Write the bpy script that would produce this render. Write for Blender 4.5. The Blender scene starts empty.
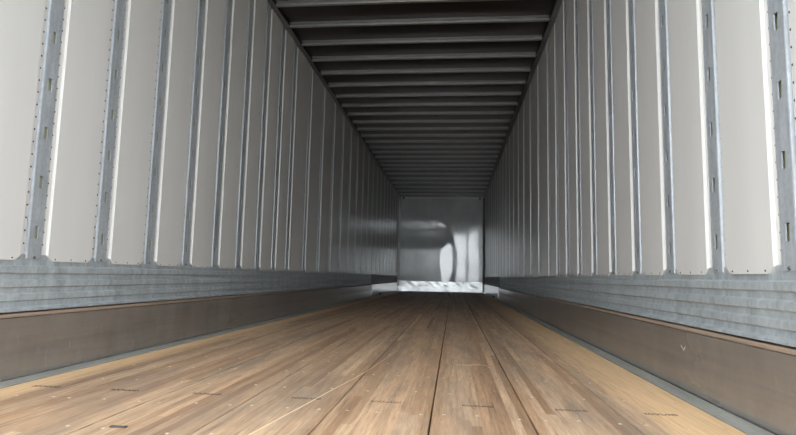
import bpy, bmesh, math, random
from mathutils import Vector, Matrix
random.seed(7)
scene = bpy.context.scene
COL = scene.collection

# ------------------------------------------------------------------ camera
# world: x right, y into the trailer, z up from the wooden floor, metres; camera over the origin
F_PX, YAW, PITCH, ROLL, EYE = 541.68, .1034, .1085, .0216, .4068
cam_data = bpy.data.cameras.new('camera')
cam_data.sensor_fit = 'HORIZONTAL'; cam_data.sensor_width = 36.0
cam_data.lens = F_PX * 36.0 / 796.0
cam_data.clip_start = .02; cam_data.clip_end = 400
cam = bpy.data.objects.new('camera', cam_data); COL.objects.link(cam)
fwd = Vector((-math.sin(YAW)*math.cos(PITCH), math.cos(YAW)*math.cos(PITCH), math.sin(PITCH)))
rgt = Vector((math.cos(YAW), math.sin(YAW), 0)); up = rgt.cross(fwd)
r2 = rgt*math.cos(ROLL) + up*math.sin(ROLL); u2 = up*math.cos(ROLL) - rgt*math.sin(ROLL)
cam.matrix_world = Matrix(((r2.x, u2.x, -fwd.x, 0), (r2.y, u2.y, -fwd.y, 0), (r2.z, u2.z, -fwd.z, EYE), (0, 0, 0, 1)))
scene.camera = cam

# ------------------------------------------------------------------ daylight and exposure
world = bpy.data.worlds.new('overcast_sky'); scene.world = world; world.use_nodes = True
bg = world.node_tree.nodes['Background']
bg.inputs['Color'].default_value = (.90, .96, 1.0, 1); bg.inputs['Strength'].default_value = 1.0
scene.view_settings.view_transform = 'Standard'; scene.view_settings.look = 'None'
scene.view_settings.gamma = 1.0; scene.view_settings.use_curve_mapping = False
scene.view_settings.exposure = 3.05
scene.cycles.max_bounces = 16; scene.cycles.diffuse_bounces = 8; scene.cycles.glossy_bounces = 8

# ------------------------------------------------------------------ measures
XL, XR = -1.6364, .9035            # planes of the slotted post faces
Y0, Y1 = .20, 15.92                # open rear end, front wall
PITCH16 = .4064
POSTS = [1.9747 + PITCH16*k for k in range(-4, 9)] + [1.9747 + PITCH16*8 + PITCH16*1.5*k for k in range(1, 18)]
BOWS = [1.9747 + PITCH16*k for k in range(-4, 25)] + [12.27, 12.87, 13.48, 14.12, 14.75, 15.38]
Z_TOP = 2.762                      # underside of the top rails
Z_ROOF = 2.792
SEAMS = [-1.525, -1.247, -.950, -.655, -.365, -.061, .228, .513, .803]   # edges of the eight planks

# ------------------------------------------------------------------ helpers
def link(name, me, parent=None, mat=None):
    o = bpy.data.objects.new(name, me); COL.objects.link(o)
    if parent is not None: o.parent = parent
    if mat is not None and me is not None and not me.materials: me.materials.append(mat)
    return o
def mesh(name, verts, faces, smooth=False):
    me = bpy.data.meshes.new(name); me.from_pydata(verts, [], faces); me.update()
    bm = bmesh.new(); bm.from_mesh(me); bmesh.ops.recalc_face_normals(bm, faces=bm.faces); bm.to_mesh(me); bm.free()
    if smooth:
        for p in me.polygons: p.use_smooth = True
    return me
class MB:
    def __init__(s): s.v = []; s.f = []
    def quad(s, a, b, c, d):
        n = len(s.v); s.v += [a, b, c, d]; s.f.append((n, n+1, n+2, n+3))
    def box(s, x0, x1, y0, y1, z0, z1):
        n = len(s.v)
        s.v += [(x, y, z) for z in (z0, z1) for x, y in ((x0, y0), (x1, y0), (x1, y1), (x0, y1))]
        s.f += [tuple(n+i for i in q) for q in ((3,2,1,0),(4,5,6,7),(0,1,5,4),(1,2,6,5),(2,3,7,6),(3,0,4,7))]
    def prism(s, prof, y0, y1, axis='y', cap=True):
        # prof: list of (a, b) ; extruded along axis ; a,b are the two other coords in order
        n = len(s.v); k = len(prof)
        for t in (y0, y1):
            for a, b in prof:
                s.v.append((a, t, b) if axis == 'y' else ((t, a, b) if axis == 'x' else (a, b, t)))
        for i in range(k):
            j = (i+1) % k; s.f.append((n+i, n+j, n+k+j, n+k+i))
        if cap:
            s.f.append(tuple(n+i for i in range(k))[::-1]); s.f.append(tuple(n+k+i for i in range(k)))
    def dome(s, c, ax, r, h, seg=6):
        # rivet head: ring + smaller ring + cap ; ax = direction (unit vector) of the head
        ax = Vector(ax); t = ax.orthogonal().normalized(); b = ax.cross(t); c = Vector(c); n = len(s.v)
        for rr, hh in ((r, 0), (r*.65, h)):
            for i in range(seg):
                a = 2*math.pi*i/seg; s.v.append(tuple(c + (t*math.cos(a)+b*math.sin(a))*rr + ax*hh))
        for i in range(seg):
            j = (i+1) % seg; s.f.append((n+i, n+j, n+seg+j, n+seg+i))
        s.f.append(tuple(n+seg+i for i in range(seg)))
    def build(s, name, mat, parent=None, smooth=False):
        return link(name, mesh(name, s.v, s.f, smooth), parent, mat)
def tag(o, label=None, cat=None, kind=None, group=None):
    if label: o['label'] = label
    if cat: o['category'] = cat
    if kind: o['kind'] = kind
    if group: o['group'] = group
    return o

# ------------------------------------------------------------------ materials
def newmat(name):
    m = bpy.data.materials.new(name); m.use_nodes = True
    nt = m.node_tree; return m, nt, nt.nodes['Principled BSDF']
def N(nt, t, **kw):
    n = nt.nodes.new(t)
    for k, v in kw.items():
        if k in n.inputs: n.inputs[k].default_value = v
        else: setattr(n, k, v)
    return n
def coords(nt, scale=(1, 1, 1)):
    g = N(nt, 'ShaderNodeNewGeometry'); mp = N(nt, 'ShaderNodeMapping'); mp.inputs['Scale'].default_value = scale
    nt.links.new(g.outputs['Position'], mp.inputs['Vector']); return mp.outputs['Vector']
def noise(nt, vec, scale, detail=4, rough=.55):
    n = N(nt, 'ShaderNodeTexNoise'); n.inputs['Scale'].default_value = scale
    n.inputs['Detail'].default_value = detail; n.inputs['Roughness'].default_value = rough
    nt.links.new(vec, n.inputs['Vector']); return n.outputs['Fac']
def ramp(nt, fac, stops):
    r = N(nt, 'ShaderNodeValToRGB'); e = r.color_ramp.elements
    while len(e) < len(stops): e.new(.5)
    for i, (p, c) in enumerate(stops):
        e[i].position = p; e[i].color = (*c, 1) if len(c) == 3 else c
    nt.links.new(fac, r.inputs['Fac']); return r.outputs['Color']
def mix(nt, fac, a, b, mode='MIX'):
    n = N(nt, 'ShaderNodeMix', data_type='RGBA', blend_type=mode)
    for s, v in ((n.inputs[0], fac), (n.inputs[6], a), (n.inputs[7], b)):
        if hasattr(v, 'is_linked'): nt.links.new(v, s)
        elif isinstance(v, (int, float)): s.default_value = v
        else: s.default_value = (*v, 1)
    return n.outputs[2]
def bump(nt, bsdf, h, strength, dist):
    b = N(nt, 'ShaderNodeBump'); b.inputs['Strength'].default_value = strength; b.inputs['Distance'].default_value = dist
    nt.links.new(h, b.inputs['Height']); nt.links.new(b.outputs['Normal'], bsdf.inputs['Normal'])
def simple(name, col, rough=.5, metal=0.0, var=.0, scale=(8, 8, 8), spec=None):
    m, nt, b = newmat(name)
    b.inputs['Roughness'].default_value = rough; b.inputs['Metallic'].default_value = metal
    if spec is not None: b.inputs['Specular IOR Level'].default_value = spec
    if var:
        n = noise(nt, coords(nt, scale), 1.0, 5)
        c = ramp(nt, n, [(.25, [x*(1-var) for x in col]), (.75, [min(1, x*(1+var)) for x in col])])
        nt.links.new(c, b.inputs['Base Color'])
    else: b.inputs['Base Color'].default_value = (*col, 1)
    return m

M = {}
M['panel'] = simple('white_liner_panel', (.56, .55, .533), .25, 0, .04, (3, 6, .6), .5)
M['panel_flange'] = M['panel']
def galv(name, base, rough, streak=(30, 30, 3), var=.3, metal=.75, spangle=60):
    m, nt, b = newmat(name)
    n1 = noise(nt, coords(nt, streak), 1.0, 6, .65); n2 = noise(nt, coords(nt), spangle, 2)
    c1 = ramp(nt, n1, [(.3, [x*(1-var) for x in base]), (.7, [min(1, x*(1+var)) for x in base])])
    c2 = ramp(nt, n2, [(.35, (.88,)*3), (.65, (1, 1, 1))])
    nt.links.new(mix(nt, 1.0, c1, c2, 'MULTIPLY'), b.inputs['Base Color'])
    r = N(nt, 'ShaderNodeMapRange'); r.inputs['To Min'].default_value = rough-.1; r.inputs['To Max'].default_value = rough+.12
    nt.links.new(n1, r.inputs['Value']); nt.links.new(r.outputs[0], b.inputs['Roughness'])
    b.inputs['Metallic'].default_value = metal
    return m
M['post'] = galv('galvanised_post', (.41, .44, .47), .42, (40, 40, 5), .18, .35)
M['band'] = galv('galvanised_band', (.42, .46, .48), .45, (14, 22, 5), .25, .35)
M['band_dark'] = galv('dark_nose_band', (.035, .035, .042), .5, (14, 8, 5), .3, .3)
M['rivet'] = simple('grey_rivet', (.10, .098, .095), .45, .6)
M['slot'] = simple('olive_backing', (.34, .34, .23), .8)
M['skin'] = simple('outer_skin', (.25, .25, .25), .5, .5)
M['rail'] = galv('roof_rail', (.26, .25, .245), .4, (20, 3, 20), .2, .8)
M['shade_and_clips'] = simple('black_shade_and_clips', (.01, .01, .01), .8)  # flat black for small dark fittings and the painted shade above the rails
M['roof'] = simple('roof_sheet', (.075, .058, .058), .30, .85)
M['bow'] = galv('roof_bow', (.45, .455, .46), .36, (5, 5, 5), .12, .85)
M['tan'] = simple('tan_edge', (.28, .205, .15), .5, .1, .12, (10, 3, 10))
M['gutter'] = galv('grey_gutter', (.42, .42, .385), .42, (25, 3, 25), .25, .4)
M['header'] = simple('header_trim', (.88, .87, .84), .5)
M['chip'] = simple('dark_chip', (.05, .04, .035), .8)
M['screw'] = simple('screw_head', (.66, .55, .45), .35, .6)
M['ink'] = simple('stamp_ink', (.085, .06, .048), .7)
M['scratch'] = simple('bare_wood_scratch', (.72, .55, .38), .6)
M['white_mark'] = simple('white_gouge', (.85, .84, .80), .5)
M['ground'] = simple('concrete_yard', (.34, .33, .31), .9, 0, .15, (.8, .8, .8))

def scuff_mat(name, base, rough, metal):
    m, nt, b = newmat(name)
    n1 = noise(nt, coords(nt, (30, 1.6, 30)), 1.0, 6, .65)
    n2 = noise(nt, coords(nt, (5, 5, 2)), 1.0, 5, .7)
    n3 = noise(nt, coords(nt, (60, 40, 9)), 1.0, 3, .6)
    c = ramp(nt, n1, [(.3, [x*.8 for x in base]), (.7, [x*1.18 for x in base])])
    c = mix(nt, .5, c, ramp(nt, n2, [(.35, [x*.75 for x in base]), (.7, [x*1.2 for x in base])]))
    c = mix(nt, ramp(nt, n3, [(.67, (0, 0, 0)), (.80, (.5,)*3)]), c, (.60, .58, .55))
    nt.links.new(c, b.inputs['Base Color'])
    b.inputs['Roughness'].default_value = rough; b.inputs['Metallic'].default_value = metal
    return m
M['scuff'] = scuff_mat('scuffed_liner', (.37, .338, .308), .27, .65)
M['scuff_nose'] = scuff_mat('bright_nose_liner', (.56, .56, .545), .22, .9)

def front_mat():
    m, nt, b = newmat('dented_glossy_sheet')
    n0 = noise(nt, coords(nt, (2.2, 2, 1.6)), 1.0, 5, .6)
    nt.links.new(ramp(nt, n0, [(.3, (.66, .675, .68)), (.7, (.84, .85, .855))]), b.inputs['Base Color'])
    b.inputs['Metallic'].default_value = 0; b.inputs['Specular IOR Level'].default_value = 1.0
    n1 = noise(nt, coords(nt, (6, 6, 1.2)), 1.0, 4)
    r = N(nt, 'ShaderNodeMapRange'); r.inputs['To Min'].default_value = .03; r.inputs['To Max'].default_value = .12
    nt.links.new(n1, r.inputs['Value']); nt.links.new(r.outputs[0], b.inputs['Roughness'])
    return m
M['front'] = front_mat()
M['kick'] = galv('nose_kick_plate', (.58, .59, .59), .3, (6, 6, 10), .2, .85)

def wood_mat():
    m, nt, b = newmat('laminated_oak_floor')
    at = N(nt, 'ShaderNodeAttribute', attribute_name='tone')
    base = ramp(nt, at.outputs['Fac'], [(0, (.300, .178, .102)), (.22, (.400, .250, .148)), (.45, (.465, .308, .190)),
                                       (.62, (.50, .35, .228)), (.8, (.545, .355, .22)), (1, (.64, .455, .29))])
    grain = noise(nt, coords(nt, (95, 3.2, 1)), 1.0, 6, .7)
    c = mix(nt, 1.0, base, ramp(nt, grain, [(.30, (.42, .38, .35)), (.44, (.90, .88, .87)), (.54, (1, 1, 1)), (.70, (1.35, 1.32, 1.28))]), 'MULTIPLY')
    fine = noise(nt, coords(nt, (420, 14, 1)), 1.0, 3, .6)
    c = mix(nt, 1.0, c, ramp(nt, fine, [(.3, (.78, .76, .75)), (.6, (1.04, 1.04, 1.04))]), 'MULTIPLY')
    # traffic grime: long greyish blotches
    grime = noise(nt, coords(nt, (4.5, .9, 1)), 1.0, 6, .68)
    c = mix(nt, ramp(nt, grime, [(.44, (0, 0, 0)), (.68, (.68,)*3)]), c, (.19, .15, .12))
    spot = noise(nt, coords(nt, (22, 1.7, 1)), 1.0, 6, .72)
    c = mix(nt, ramp(nt, spot, [(.54, (0, 0, 0)), (.72, (.7,)*3)]), c, (.15, .105, .075))
    # unworn pale timber along both side walls
    g = N(nt, 'ShaderNodeNewGeometry'); sx = N(nt, 'ShaderNodeSeparateXYZ'); nt.links.new(g.outputs['Position'], sx.inputs[0])
    wob = noise(nt, coords(nt, (30, 2.2, 1)), 1.0, 5, .65)
    def edge(a, bb, wamp):
        ad = N(nt, 'ShaderNodeMath', operation='MULTIPLY_ADD'); nt.links.new(wob, ad.inputs[0]); ad.inputs[1].default_value = wamp
        nt.links.new(sx.outputs['X'], ad.inputs[2])
        mr = N(nt, 'ShaderNodeMapRange'); mr.inputs['From Min'].default_value = a+wamp*.5; mr.inputs['From Max'].default_value = bb+wamp*.5
        nt.links.new(ad.outputs[0], mr.inputs['Value']); return mr.outputs[0]
    er = edge(.55, .66, .22); el = edge(-1.36, -1.45, .16)
    mx = N(nt, 'ShaderNodeMath', operation='MAXIMUM'); nt.links.new(er, mx.inputs[0]); nt.links.new(el, mx.inputs[1])
    mm = N(nt, 'ShaderNodeMath', operation='MULTIPLY'); nt.links.new(mx.outputs[0], mm.inputs[0]); mm.inputs[1].default_value = .8
    pale = mix(nt, 1.0, (.76, .51, .285), ramp(nt, grain, [(.28, (.74, .70, .64)), (.55, (1, 1, 1))]), 'MULTIPLY')
    c = mix(nt, mm.outputs[0], c, pale)
    nt.links.new(c, b.inputs['Base Color'])
    b.inputs['Roughness'].default_value = .52; b.inputs['Specular IOR Level'].default_value = .35
    bump(nt, b, grain, .25, .002)
    return m
M['wood'] = wood_mat()

# ------------------------------------------------------------------ the yard outside the open rear end
g = MB(); g.quad((-60, -90, -1.2), (60, -90, -1.2), (60, 30, -1.2), (-60, 30, -1.2))
tag(g.build('ground', M['ground']), 'pale concrete yard outside the open rear end of the trailer', 'ground', 'structure')

# ------------------------------------------------------------------ floor: eight laminated planks
sub = MB(); sub.box(SEAMS[0]-.1, SEAMS[-1]+.1, Y0, Y1+.10, -.10, -.036)
floor = tag(sub.build('floor', M['skin']), 'worn laminated hardwood plank floor running the length of the trailer', 'floor', 'structure')
STRIPS = 10
planks = []
for i in range(8):
    a, bx = SEAMS[i], SEAMS[i+1]; gap = .0018
    a += gap; bx -= gap; w = (bx-a)/STRIPS
    v = []; f = []; tone = []; ptone = random.uniform(-.08, .08)
    for s in range(STRIPS):
        x0, x1 = a+w*s, a+w*(s+1)
        y = Y0; st_t = random.uniform(-.1, .1)
        first = True
        while y < Y1:
            ln = random.uniform(.8, 2.6) if not first else random.uniform(.3, 1.9)
            first = False
            e = min(Y1, y+ln)
            if Y1-e < .25: e = Y1
            zt = -random.uniform(0, .0004); n = len(v)
            ch0 = .0016 if s == 0 else 0; ch1 = .0016 if s == STRIPS-1 else 0
            v += [(x0+ch0, y, zt), (x1-ch1, y, zt), (x1-ch1, e, zt), (x0+ch0, e, zt)]
            f.append((n, n+1, n+2, n+3)); tn = min(1, max(0, random.gauss(.5, .23)+ptone+st_t)); tone.append(tn)
            if ch0:
                v += [(x0, y, -.004), (x0, e, -.004), (x0, y, -.034), (x0, e, -.034)]
                f += [(n, n+3, n+5, n+4), (n+4, n+5, n+7, n+6)]; tone += [tn*.9, .0]
            if ch1:
                m_ = len(v)
                v += [(x1, y, -.004), (x1, e, -.004), (x1, y, -.034), (x1, e, -.034)]
                f += [(n+1, n+2, m_+1, m_), (m_, m_+1, m_+3, m_+2)]; tone += [tn*.9, .0]
            y = e
    n = len(v); v += [(a, Y0, -.034), (bx, Y0, -.034), (bx, Y1, -.034), (a, Y1, -.034), (a, Y0, -.001), (bx, Y0, -.001)]
    f += [(n, n+3, n+2, n+1), (n, n+1, n+5, n+4)]; tone += [.2, .4]
    me = bpy.data.meshes.new('plank'); me.from_pydata(v, [], f); me.update()
    at = me.attributes.new('tone', 'FLOAT', 'FACE'); at.data.foreach_set('value', tone)
    p = link('plank', me, floor, M['wood']); planks.append(p)
    # screw heads: rows over the cross members
    sc = MB(); k = 0; yy = .45
    while yy < 9.5:
        for fx in ((.2, .8) if k % 2 else (.12, .5, .88)):
            sc.dome((a+(bx-a)*fx+random.uniform(-.012, .012), yy+random.uniform(-.012, .012), -.0002), (0, 0, 1), .0064, .0014, 7)
        yy += .3048; k += 1
    tag(sc.build('screw_heads', M['screw'], p), kind='stuff')

# brand stamp pressed into each plank
fc = bpy.data.curves.new('stamp_text', 'FONT'); fc.body = 'ROCKLAND'; fc.size = .030; fc.align_x = 'CENTER'; fc.extrude = .0002
fo = bpy.data.objects.new('stamp_text', fc); COL.objects.link(fo)
bpy.context.view_layer.update()
stamp_me = bpy.data.meshes.new_from_object(fo.evaluated_get(bpy.context.evaluated_depsgraph_get()))
bpy.data.objects.remove(fo); stamp_me.materials.clear(); stamp_me.materials.append(M['ink'])
xs = [q.co.x for q in stamp_me.vertices]; sw = max(xs)-min(xs)
for q in stamp_me.vertices: q.co.x *= .098/sw
for i, x in enumerate((-1.403, -1.115, -.82, -.479, -.214, .082, .374, .643)):
    o = link('stamp', stamp_me, planks[i]); o.location = (x, 1.795, .0004)

def strip_line(name, pts, width, z, mat, parent):
    b = MB()
    L = []; Rr = []
    for i, p in enumerate(pts):
        q = pts[min(i+1, len(pts)-1)]; r_ = pts[max(i-1, 0)]
        d = (Vector(q)-Vector(r_)).normalized(); nrm = Vector((-d.y, d.x)); ww = width[i]
        L.append((p[0]+nrm.x*ww, p[1]+nrm.y*ww)); Rr.append((p[0]-nrm.x*ww, p[1]-nrm.y*ww))
    for i in range(len(pts)-1):
        b.quad((*L[i], z), (*Rr[i], z), (*Rr[i+1], z), (*L[i+1], z))
    return b.build(name, mat, parent)
pts = [(-.512, 1.36), (-.49, 1.51), (-.455, 1.74), (-.425, 1.95), (-.39, 2.17), (-.366, 2.338), (-.342, 2.6), (-.318, 2.88), (-.302, 3.07)]
tag(strip_line('scratch', pts, [.003, .0028, .0026, .0028, .0024, .0022, .002, .0016, .0008], .0006, M['scratch'], floor), 'long pale scratch across the planks')

for (x_a, x_b, y_) in ((.015, .175, 2.63), (-.30, -.18, 4.4)):
    pp = [(x_a+(x_b-x_a)*k/8, y_+random.uniform(-.012, .012)) for k in range(9)]
    tag(strip_line('scuff_mark', pp, [.002+.008*math.sin(math.pi*k/8)*random.uniform(.5, 1) for k in range(9)], .0006, M['scratch'], floor), 'short pale scuff across a plank')

# ------------------------------------------------------------------ side walls
def build_wall(name, base, ins, label):
    """base: x of post faces, ins: +1 inward is +x (left wall), -1 inward is -x (right wall)."""
    X = lambda d: base + ins*d
    sk = MB(); lo, hi = sorted((X(-.034), X(-.050))); sk.box(lo, hi, Y0, Y1+.10, -.10, 2.86)
    wall = tag(sk.build(name, M['skin']), label, 'wall', 'structure')
    inward = (ins, 0, 0)
    # ---- posts, one mesh for all, placed by location
    zb, zt = .445, 2.768
    slots = [.55+.2*k for k in range(11)]
    pm = MB(); sh, sw_ = .025, .0095
    rows = [zb]
    for s in slots: rows += [s-sh, s+sh]
    rows.append(zt)
    cols = [-.033, -sw_, sw_, .033]
    for r in range(len(rows)-1):
        for c in range(3):
            if c == 1 and r % 2 == 1: continue
            pm.quad((X(0), cols[c], rows[r]), (X(0), cols[c+1], rows[r]), (X(0), cols[c+1], rows[r+1]), (X(0), cols[c], rows[r+1]))
    for sy in (-1, 1):                       # bent sides and flanges
        for (y_a, d_a), (y_b, d_b) in (((.033, 0), (.037, -.0015)), ((.037, -.0015), (.040, -.012)), ((.040, -.012), (.075, -.012))):
            pm.quad((X(d_a), sy*y_a, zb), (X(d_b), sy*y_b, zb), (X(d_b), sy*y_b, zt), (X(d_a), sy*y_a, zt))
    for s in slots:                          # slot sides
        for y_ in (-sw_, sw_): pm.quad((X(0), y_, s-sh), (X(-.004), y_, s-sh), (X(-.004), y_, s+sh), (X(0), y_, s+sh))
        for z_ in (s-sh, s+sh): pm.quad((X(0), -sw_, z_), (X(-.004), -sw_, z_), (X(-.004), sw_, z_), (X(0), sw_, z_))
    post_me = mesh('post', pm.v, pm.f); post_me.materials.append(M['post'])
    bk = MB(); lo, hi = sorted((X(-.013), X(-.015))); bk.box(lo, hi, -.028, .028, zb+.02, zt-.02)
    back_me = mesh('slot_backing', bk.v, bk.f); back_me.materials.append(M['slot'])
    bo = MB(); bo.dome((X(-.0005), 0, .452), inward, .006, .004, 8)
    bolt_me = mesh('bolt', bo.v, bo.f); bolt_me.materials.append(M['rivet'])
    for c in POSTS:
        p = link('post', post_me, wall); p.location = (0, c, 0)
        b = link('slot_backing', back_me, p); b['label'] = 'olive filler behind the slots'
        if c < 8: link('bolt', bolt_me, p)
    # ---- liner panels between posts
    cache = {}
    E, FL = .070, .041                        # riser and flange offsets from the post centre
    def panel_mesh(w, detail):
        """panel for two posts w apart, local y = 0 at the nearer post"""
        v = []; f = []
        pl, fl_ = .003, -.0095
        zlo, zhi = .437, 2.766
        cy, cz = .028, .022
        K = 8; ys = [E+(w-2*E)*k/K for k in range(K+1)]
        # insert chamfer stations
        ys = sorted(ys+[E+cy, w-E-cy])
        def zbot(y):
            t = min(y-E, w-E-y); return zlo + cz*max(0, 1-t/cy)
        def bul(y):
            u = (y-E)/(w-2*E); return pl + .0005*math.sin(math.pi*u)**2 if 0 < u < 1 else pl
        n0 = len(v)
        for y in ys: v += [(X(bul(y)), y, zbot(y)), (X(bul(y)), y, zhi)]
        for k in range(len(ys)-1): a = n0+2*k; f.append((a, a+2, a+3, a+1))
        # bottom thickness
        n1 = len(v)
        for y in ys: v += [(X(-.0035), y, zbot(y)), (X(bul(y)), y, zbot(y))]
        for k in range(len(ys)-1): f.append((n1+2*k, n1+2*k+1, n1+2*k+3, n1+2*k+2))
        nf = len(f)
        for yr, yf, sg in ((E, FL, 1), (w-E, w-FL, -1)):    # riser and flange
            n = len(v); zz = zlo+cz
            v += [(X(pl), yr, zz), (X(pl), yr, zhi), (X(fl_), yr-.001*sg, zz), (X(fl_), yr-.001*sg, zhi), (X(fl_), yf, zz), (X(fl_), yf, zhi)]
            f += [(n, n+1, n+3, n+2), (n+2, n+3, n+5, n+4)]
        me = mesh('wall_panel', v, f)
        for i, p in enumerate(me.polygons): p.use_smooth = i < len(ys)-1
        me.materials.append(M['panel'])
        rv = MB()
        if detail:
            z = .503
            while z < 2.74:
                for y in (.0485, w-.0485): rv.dome((X(fl_), y, z), inward, .0042, .0024, 6)
                z += .05
            m = 3 if w < .5 else 5
            for k in range(m):
                y = E+cy+.012+(w-2*E-2*cy-.024)*k/(m-1); rv.dome((X(bul(y)-.0003), y, .4465), inward, .0038, .0022, 6)
                rv.dome((X(bul(y)-.0003), y, 2.735), inward, .0038, .0022, 6)
            rm = mesh('rivets', rv.v, rv.f); rm.materials.append(M['rivet'])
        else: rm = None
        return me, rm
    ps = [POSTS[0]-PITCH16] + POSTS + [POSTS[-1]+PITCH16*1.5]
    for a, b in zip(POSTS[:-1], POSTS[1:]):
        w = b-a; det = a < 9; key = (round(w, 3), det)
        if key not in cache: cache[key] = panel_mesh(w, det)
        me, rm = cache[key]
        p = link('wall_panel', me, wall); p.location = (0, a, 0)
        if rm: tag(link('rivets', rm, p), kind='stuff')
    # end fillers beyond the first and the last post
    for y_a, y_b in ((Y0, POSTS[0]-E), (POSTS[-1]+E, Y1-.03)):
        fb = MB(); lo, hi = sorted((X(-.0095), X(.003))); fb.box(lo, hi, y_a, y_b, .437, 2.766); fb.build('wall_panel', M['panel'], wall)
    # ---- ribbed galvanised band below the panels
    prof = [(.462, -.004), (.420, -.004), (.414, .007), (.391, .007), (.385, -.003), (.366, -.003), (.360, .007), (.338, .007),
            (.332, -.003), (.314, -.003), (.308, .007), (.287, .007), (.281, -.003), (.262, -.001), (.255, .015), (.2455, .015)]
    def band(nm, y_a, y_b, mat, prof):
        b = MB(); pr = [(X(d), z) for z, d in prof] + [(X(-.030), prof[-1][0]), (X(-.030), prof[0][0])]
        b.prism(pr, y_a, y_b); return b.build(nm, mat, wall)
    band('kick_band', Y0, 10.8, M['band'], prof)
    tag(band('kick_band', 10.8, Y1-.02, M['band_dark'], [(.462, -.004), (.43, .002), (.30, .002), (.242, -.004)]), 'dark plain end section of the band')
    return wall
wall_left = build_wall('wall_left', XL, 1, 'left wall of white riveted panels between slotted galvanised posts')
wall_right = build_wall('wall_right', XR, -1, 'right wall of white riveted panels between slotted galvanised posts')

# ------------------------------------------------------------------ scuff liners at the foot of the walls
def build_scuff(name, base, ins, wood_x, label):
    X = lambda d: base + ins*d
    b = MB(); YN = 10.8; YC = 12.0
    b.prism([(X(-.030), .002), (X(.024), .002), (X(.026), .020), (X(.022), .120), (X(.025), .222), (X(.018), .228), (X(-.030), .228)], Y0, YN)
    root = tag(b.build(name, M['scuff']), label, 'baseboard', 'structure')
    t = MB(); t.prism([(X(.0258), .2272), (X(.0258), .233), (X(.020), .2390), (X(-.028), .2390), (X(-.028), .2285), (X(.0185), .2285)], Y0, YN)
    tag(t.build('top_edge', M['tan'], root), 'tan coloured top edge')
    n = MB(); n.prism([(X(-.030), .002), (X(.026), .002), (X(.028), .020), (X(.026), .222), (X(.015), .2385), (X(-.030), .2385)], YN+.002, Y1-.02)
    tag(n.build('nose_plate', M['scuff_nose'], root), 'bright bare metal plate at the far end')
    j = MB(); lo, hi = sorted((X(.024), X(.052))); j.box(lo, hi, YC-.06, YC+.02, .002, .035); tag(j.build('joint_clip', M['shade_and_clips'], root), 'small dark clip at the joint')
    gt = MB(); lo, hi = sorted((X(.030), wood_x+.0005*ins))
    gt.prism([(lo, -.03), (hi, -.03), (hi, .0015), (lo, .0015)], Y0, Y1-.02); tag(gt.build('floor_strip', M['gutter'], root), 'grey metal strip beside the planks')
    return root
base_l = build_scuff('baseboard_left', XL, 1, SEAMS[0]-.001, 'brown-grey scuffed metal liner along the foot of the left wall')
base_r = build_scuff('baseboard_right', XR, -1, SEAMS[-1]+.001, 'brown-grey scuffed metal liner along the foot of the right wall')
vm = MB(); xv = XR-.0245
def stroke(p, q, w):
    d = Vector((q[0]-p[0], q[1]-p[1])).normalized(); n = Vector((-d.y, d.x))*w
    vm.quad((xv, p[0]+n.x, p[1]+n.y), (xv, p[0]-n.x, p[1]-n.y), (xv, q[0]-n.x*.4, q[1]-n.y*.4), (xv, q[0]+n.x*.4, q[1]+n.y*.4))
stroke((2.213, .149), (2.238, .166), .0032); stroke((2.213, .149), (2.200, .165), .0026)
tag(vm.build('gouge_mark', M['white_mark'], base_r), 'small white V-shaped gouge')

# ------------------------------------------------------------------ ceiling: roof sheet, bows, top rails
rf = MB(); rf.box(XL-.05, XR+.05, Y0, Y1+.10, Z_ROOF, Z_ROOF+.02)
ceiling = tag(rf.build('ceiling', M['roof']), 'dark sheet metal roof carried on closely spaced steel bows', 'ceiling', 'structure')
XA, XB = XL+.060, XR-.060
bw = MB(); zb_ = 2.752
hat = [(-.032, Z_ROOF-.001), (-.032, Z_ROOF-.004), (-.006, Z_ROOF-.006), (-.014, 2.772), (-.021, 2.768), (-.021, 2.757), (-.017, zb_),
       (.017, zb_), (.021, 2.757), (.021, 2.768), (.014, 2.772), (.006, Z_ROOF-.006), (.032, Z_ROOF-.004), (.032, Z_ROOF-.001)]
bw.prism(hat, XA+.002, XB-.002, axis='x')
bow_me = mesh('roof_bow', bw.v, bw.f); bow_me.materials.append(M['bow'])
for c in BOWS:
    o = link('roof_bow', bow_me, ceiling); o.location = (0, c, 0)
def build_rail(name, base, ins, label):
    X = lambda d: base + ins*d
    r = MB(); r.prism([(X(-.033), 2.769), (X(.004), 2.769), (X(.006), 2.764), (X(.052), 2.750), (X(.058), 2.752), (X(.058), 2.760), (X(.010), 2.776), (X(-.033), 2.776)], Y0, Y1-.02)
    root = tag(r.build(name, M['rail']), label, 'trim', 'structure')
    s = MB(); lo, hi = sorted((X(.040), X(.050))); s.box(lo, hi, Y0, Y1-.02, 2.766, Z_ROOF-.002); tag(s.build('gap_shade_strip', M['shade_and_clips'], root), 'black strip painting the shade between rail and roof')  # shadowed gap above the rail, painted in as a black strip
    cl = MB(); lo, hi = sorted((X(.038), X(.066))); cl.box(lo, hi, -.022, .022, 2.7465, 2.7535)
    cm = mesh('bow_clip', cl.v, cl.f); cm.materials.append(M['rail'])
    for c in BOWS:
        o = link('bow_clip', cm, root); o.location = (0, c, 0)
build_rail('trim_1', XL, 1, 'dark metal rail where the left wall meets the roof')
build_rail('trim_2', XR, -1, 'dark metal rail where the right wall meets the roof')

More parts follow.
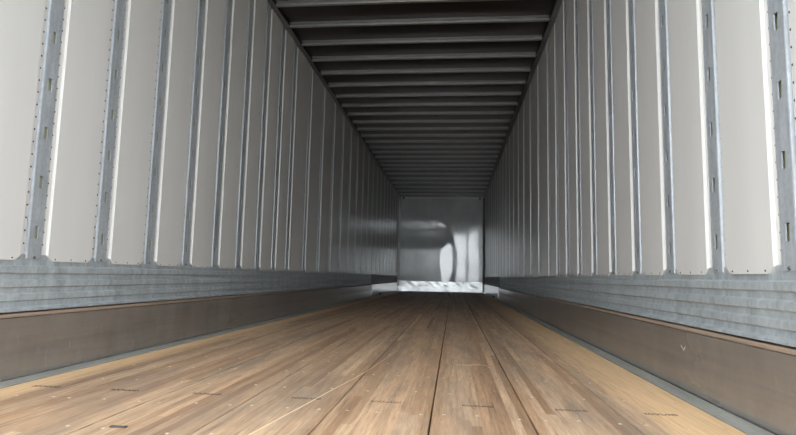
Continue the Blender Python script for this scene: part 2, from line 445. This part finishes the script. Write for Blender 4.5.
# ------------------------------------------------------------------ front wall
xa, xb = XL-.040, XR+.040
v = []; f = []
NX, NZ = 150, 80
zlo, zhi = .0, 2.80
rnd = random.Random(3)
dents = [(rnd.uniform(xa, xb), rnd.uniform(.3, 2.6), rnd.uniform(.12, .35), rnd.uniform(.15, .6), rnd.uniform(-.002, .002)) for _ in range(22)]
def smooth(t): t = min(1, max(0, t)); return t*t*(3-2*t)
def wave(x, z):
    h = .0006*math.sin(x*11+1.1+z*.8) + .0006*math.sin(z*7.1+x*3)
    for cx, cz, wx, wz, a in dents:
        h += a*math.exp(-((x-cx)/wx)**2-((z-cz)/wz)**2)
    # left lean and narrow crease added, shaped to darken parts of the mirrored opening
    x0 = -.37+.05*math.sin(z*5.5)+.26*smooth((z-1.15)/.5)*smooth((2.2-z)/.4)
    t = (x0-x)/.035
    h += .038*.035*(t if t > 20 else math.log1p(math.exp(max(-30, t))))
    cr = smooth((z+.5)/.5)*smooth((2.1-z)/.9)
    xc = .045-.06*((z-.9)/.5)**2
    h += cr*.0055*math.tanh((x-xc)/.06)
    # tilt added at the right so the sheet mirrors the bright opening further out
    h -= .012*min(max(0, x-.44), .30)
    return h
for k in range(NZ+1):
    for i in range(NX+1):
        x = xa+(xb-xa)*i/NX; z = zlo+(zhi-zlo)*k/NZ
        v.append((x, Y1+wave(x, z), z))
for k in range(NZ):
    for i in range(NX):
        a = k*(NX+1)+i; f.append((a, a+1, a+NX+2, a+NX+1))
wall_front = link('wall_front', mesh('wall_front', v, f, True), None, M['front'])
tag(wall_front, 'dented shiny sheet metal front wall at the far end of the trailer', 'wall', 'structure')
# kick plate, buckled
v = []; f = []; NX2, NZ2 = 48, 8
for k in range(NZ2+1):
    for i in range(NX2+1):
        x = XL+.03+(XR-XL-.06)*i/NX2; z = .002+.285*k/NZ2
        v.append((x, Y1-.024+.004*math.sin(x*9)*math.sin(z*17)+.003*math.sin(x*23+z*30)+(.012*(z/.285-1) if z < .15 else -.006*(1-z/.285)), z))
for k in range(NZ2):
    for i in range(NX2):
        a = k*(NX2+1)+i; f.append((a, a+1, a+NX2+2, a+NX2+1))
tag(link('kick_plate', mesh('kick_plate', v, f, True), wall_front, M['kick']), 'bright buckled kick plate')
for s, x in ((1, XL+.01), (-1, XR-.01)):
    c = MB(); lo, hi = sorted((x-.02*s, x+.055*s)); c.prism([(lo, Y1-.02), (lo, Y1-.045), (hi, Y1-.030), (hi, Y1-.012)], .002, 2.75, axis='z')
    c.build('corner_post', M['rail'], wall_front)
h = MB(); h.box(XL+.12, XR-.12, Y1-.035, Y1-.015, 2.715, 2.745); tag(h.build('header_strip', M['header'], wall_front), 'pale strip along the top')
for x in (XL+.13, XR-.17):
    k_ = MB(); k_.box(x, x+.04, Y1-.06, Y1-.036, 2.70, 2.76); k_.build('bracket', M['shade_and_clips'], wall_front)

# ------------------------------------------------------------------ loose chip lying on the floor
cv = [(-.024, -.003), (-.012, -.007), (.004, -.006), (.020, -.009), (.022, .006), (.010, .005), (-.006, .004), (-.020, .001)]
ch = MB(); n = len(cv)
ch.v = [(x, y, 0) for x, y in cv] + [(x*.9, y*.9, .004+.002*math.sin(i)) for i, (x, y) in enumerate(cv)]
ch.f = [tuple(range(n))[::-1], tuple(range(n, 2*n))] + [(i, (i+1) % n, n+(i+1) % n, n+i) for i in range(n)]
o = ch.build('wood_chip', M['chip']); o.location = (-.865, 1.385, .0002); o.rotation_euler = (0, 0, .15)
tag(o, 'small dark splintered wood chip lying loose on the floor planks', 'debris')
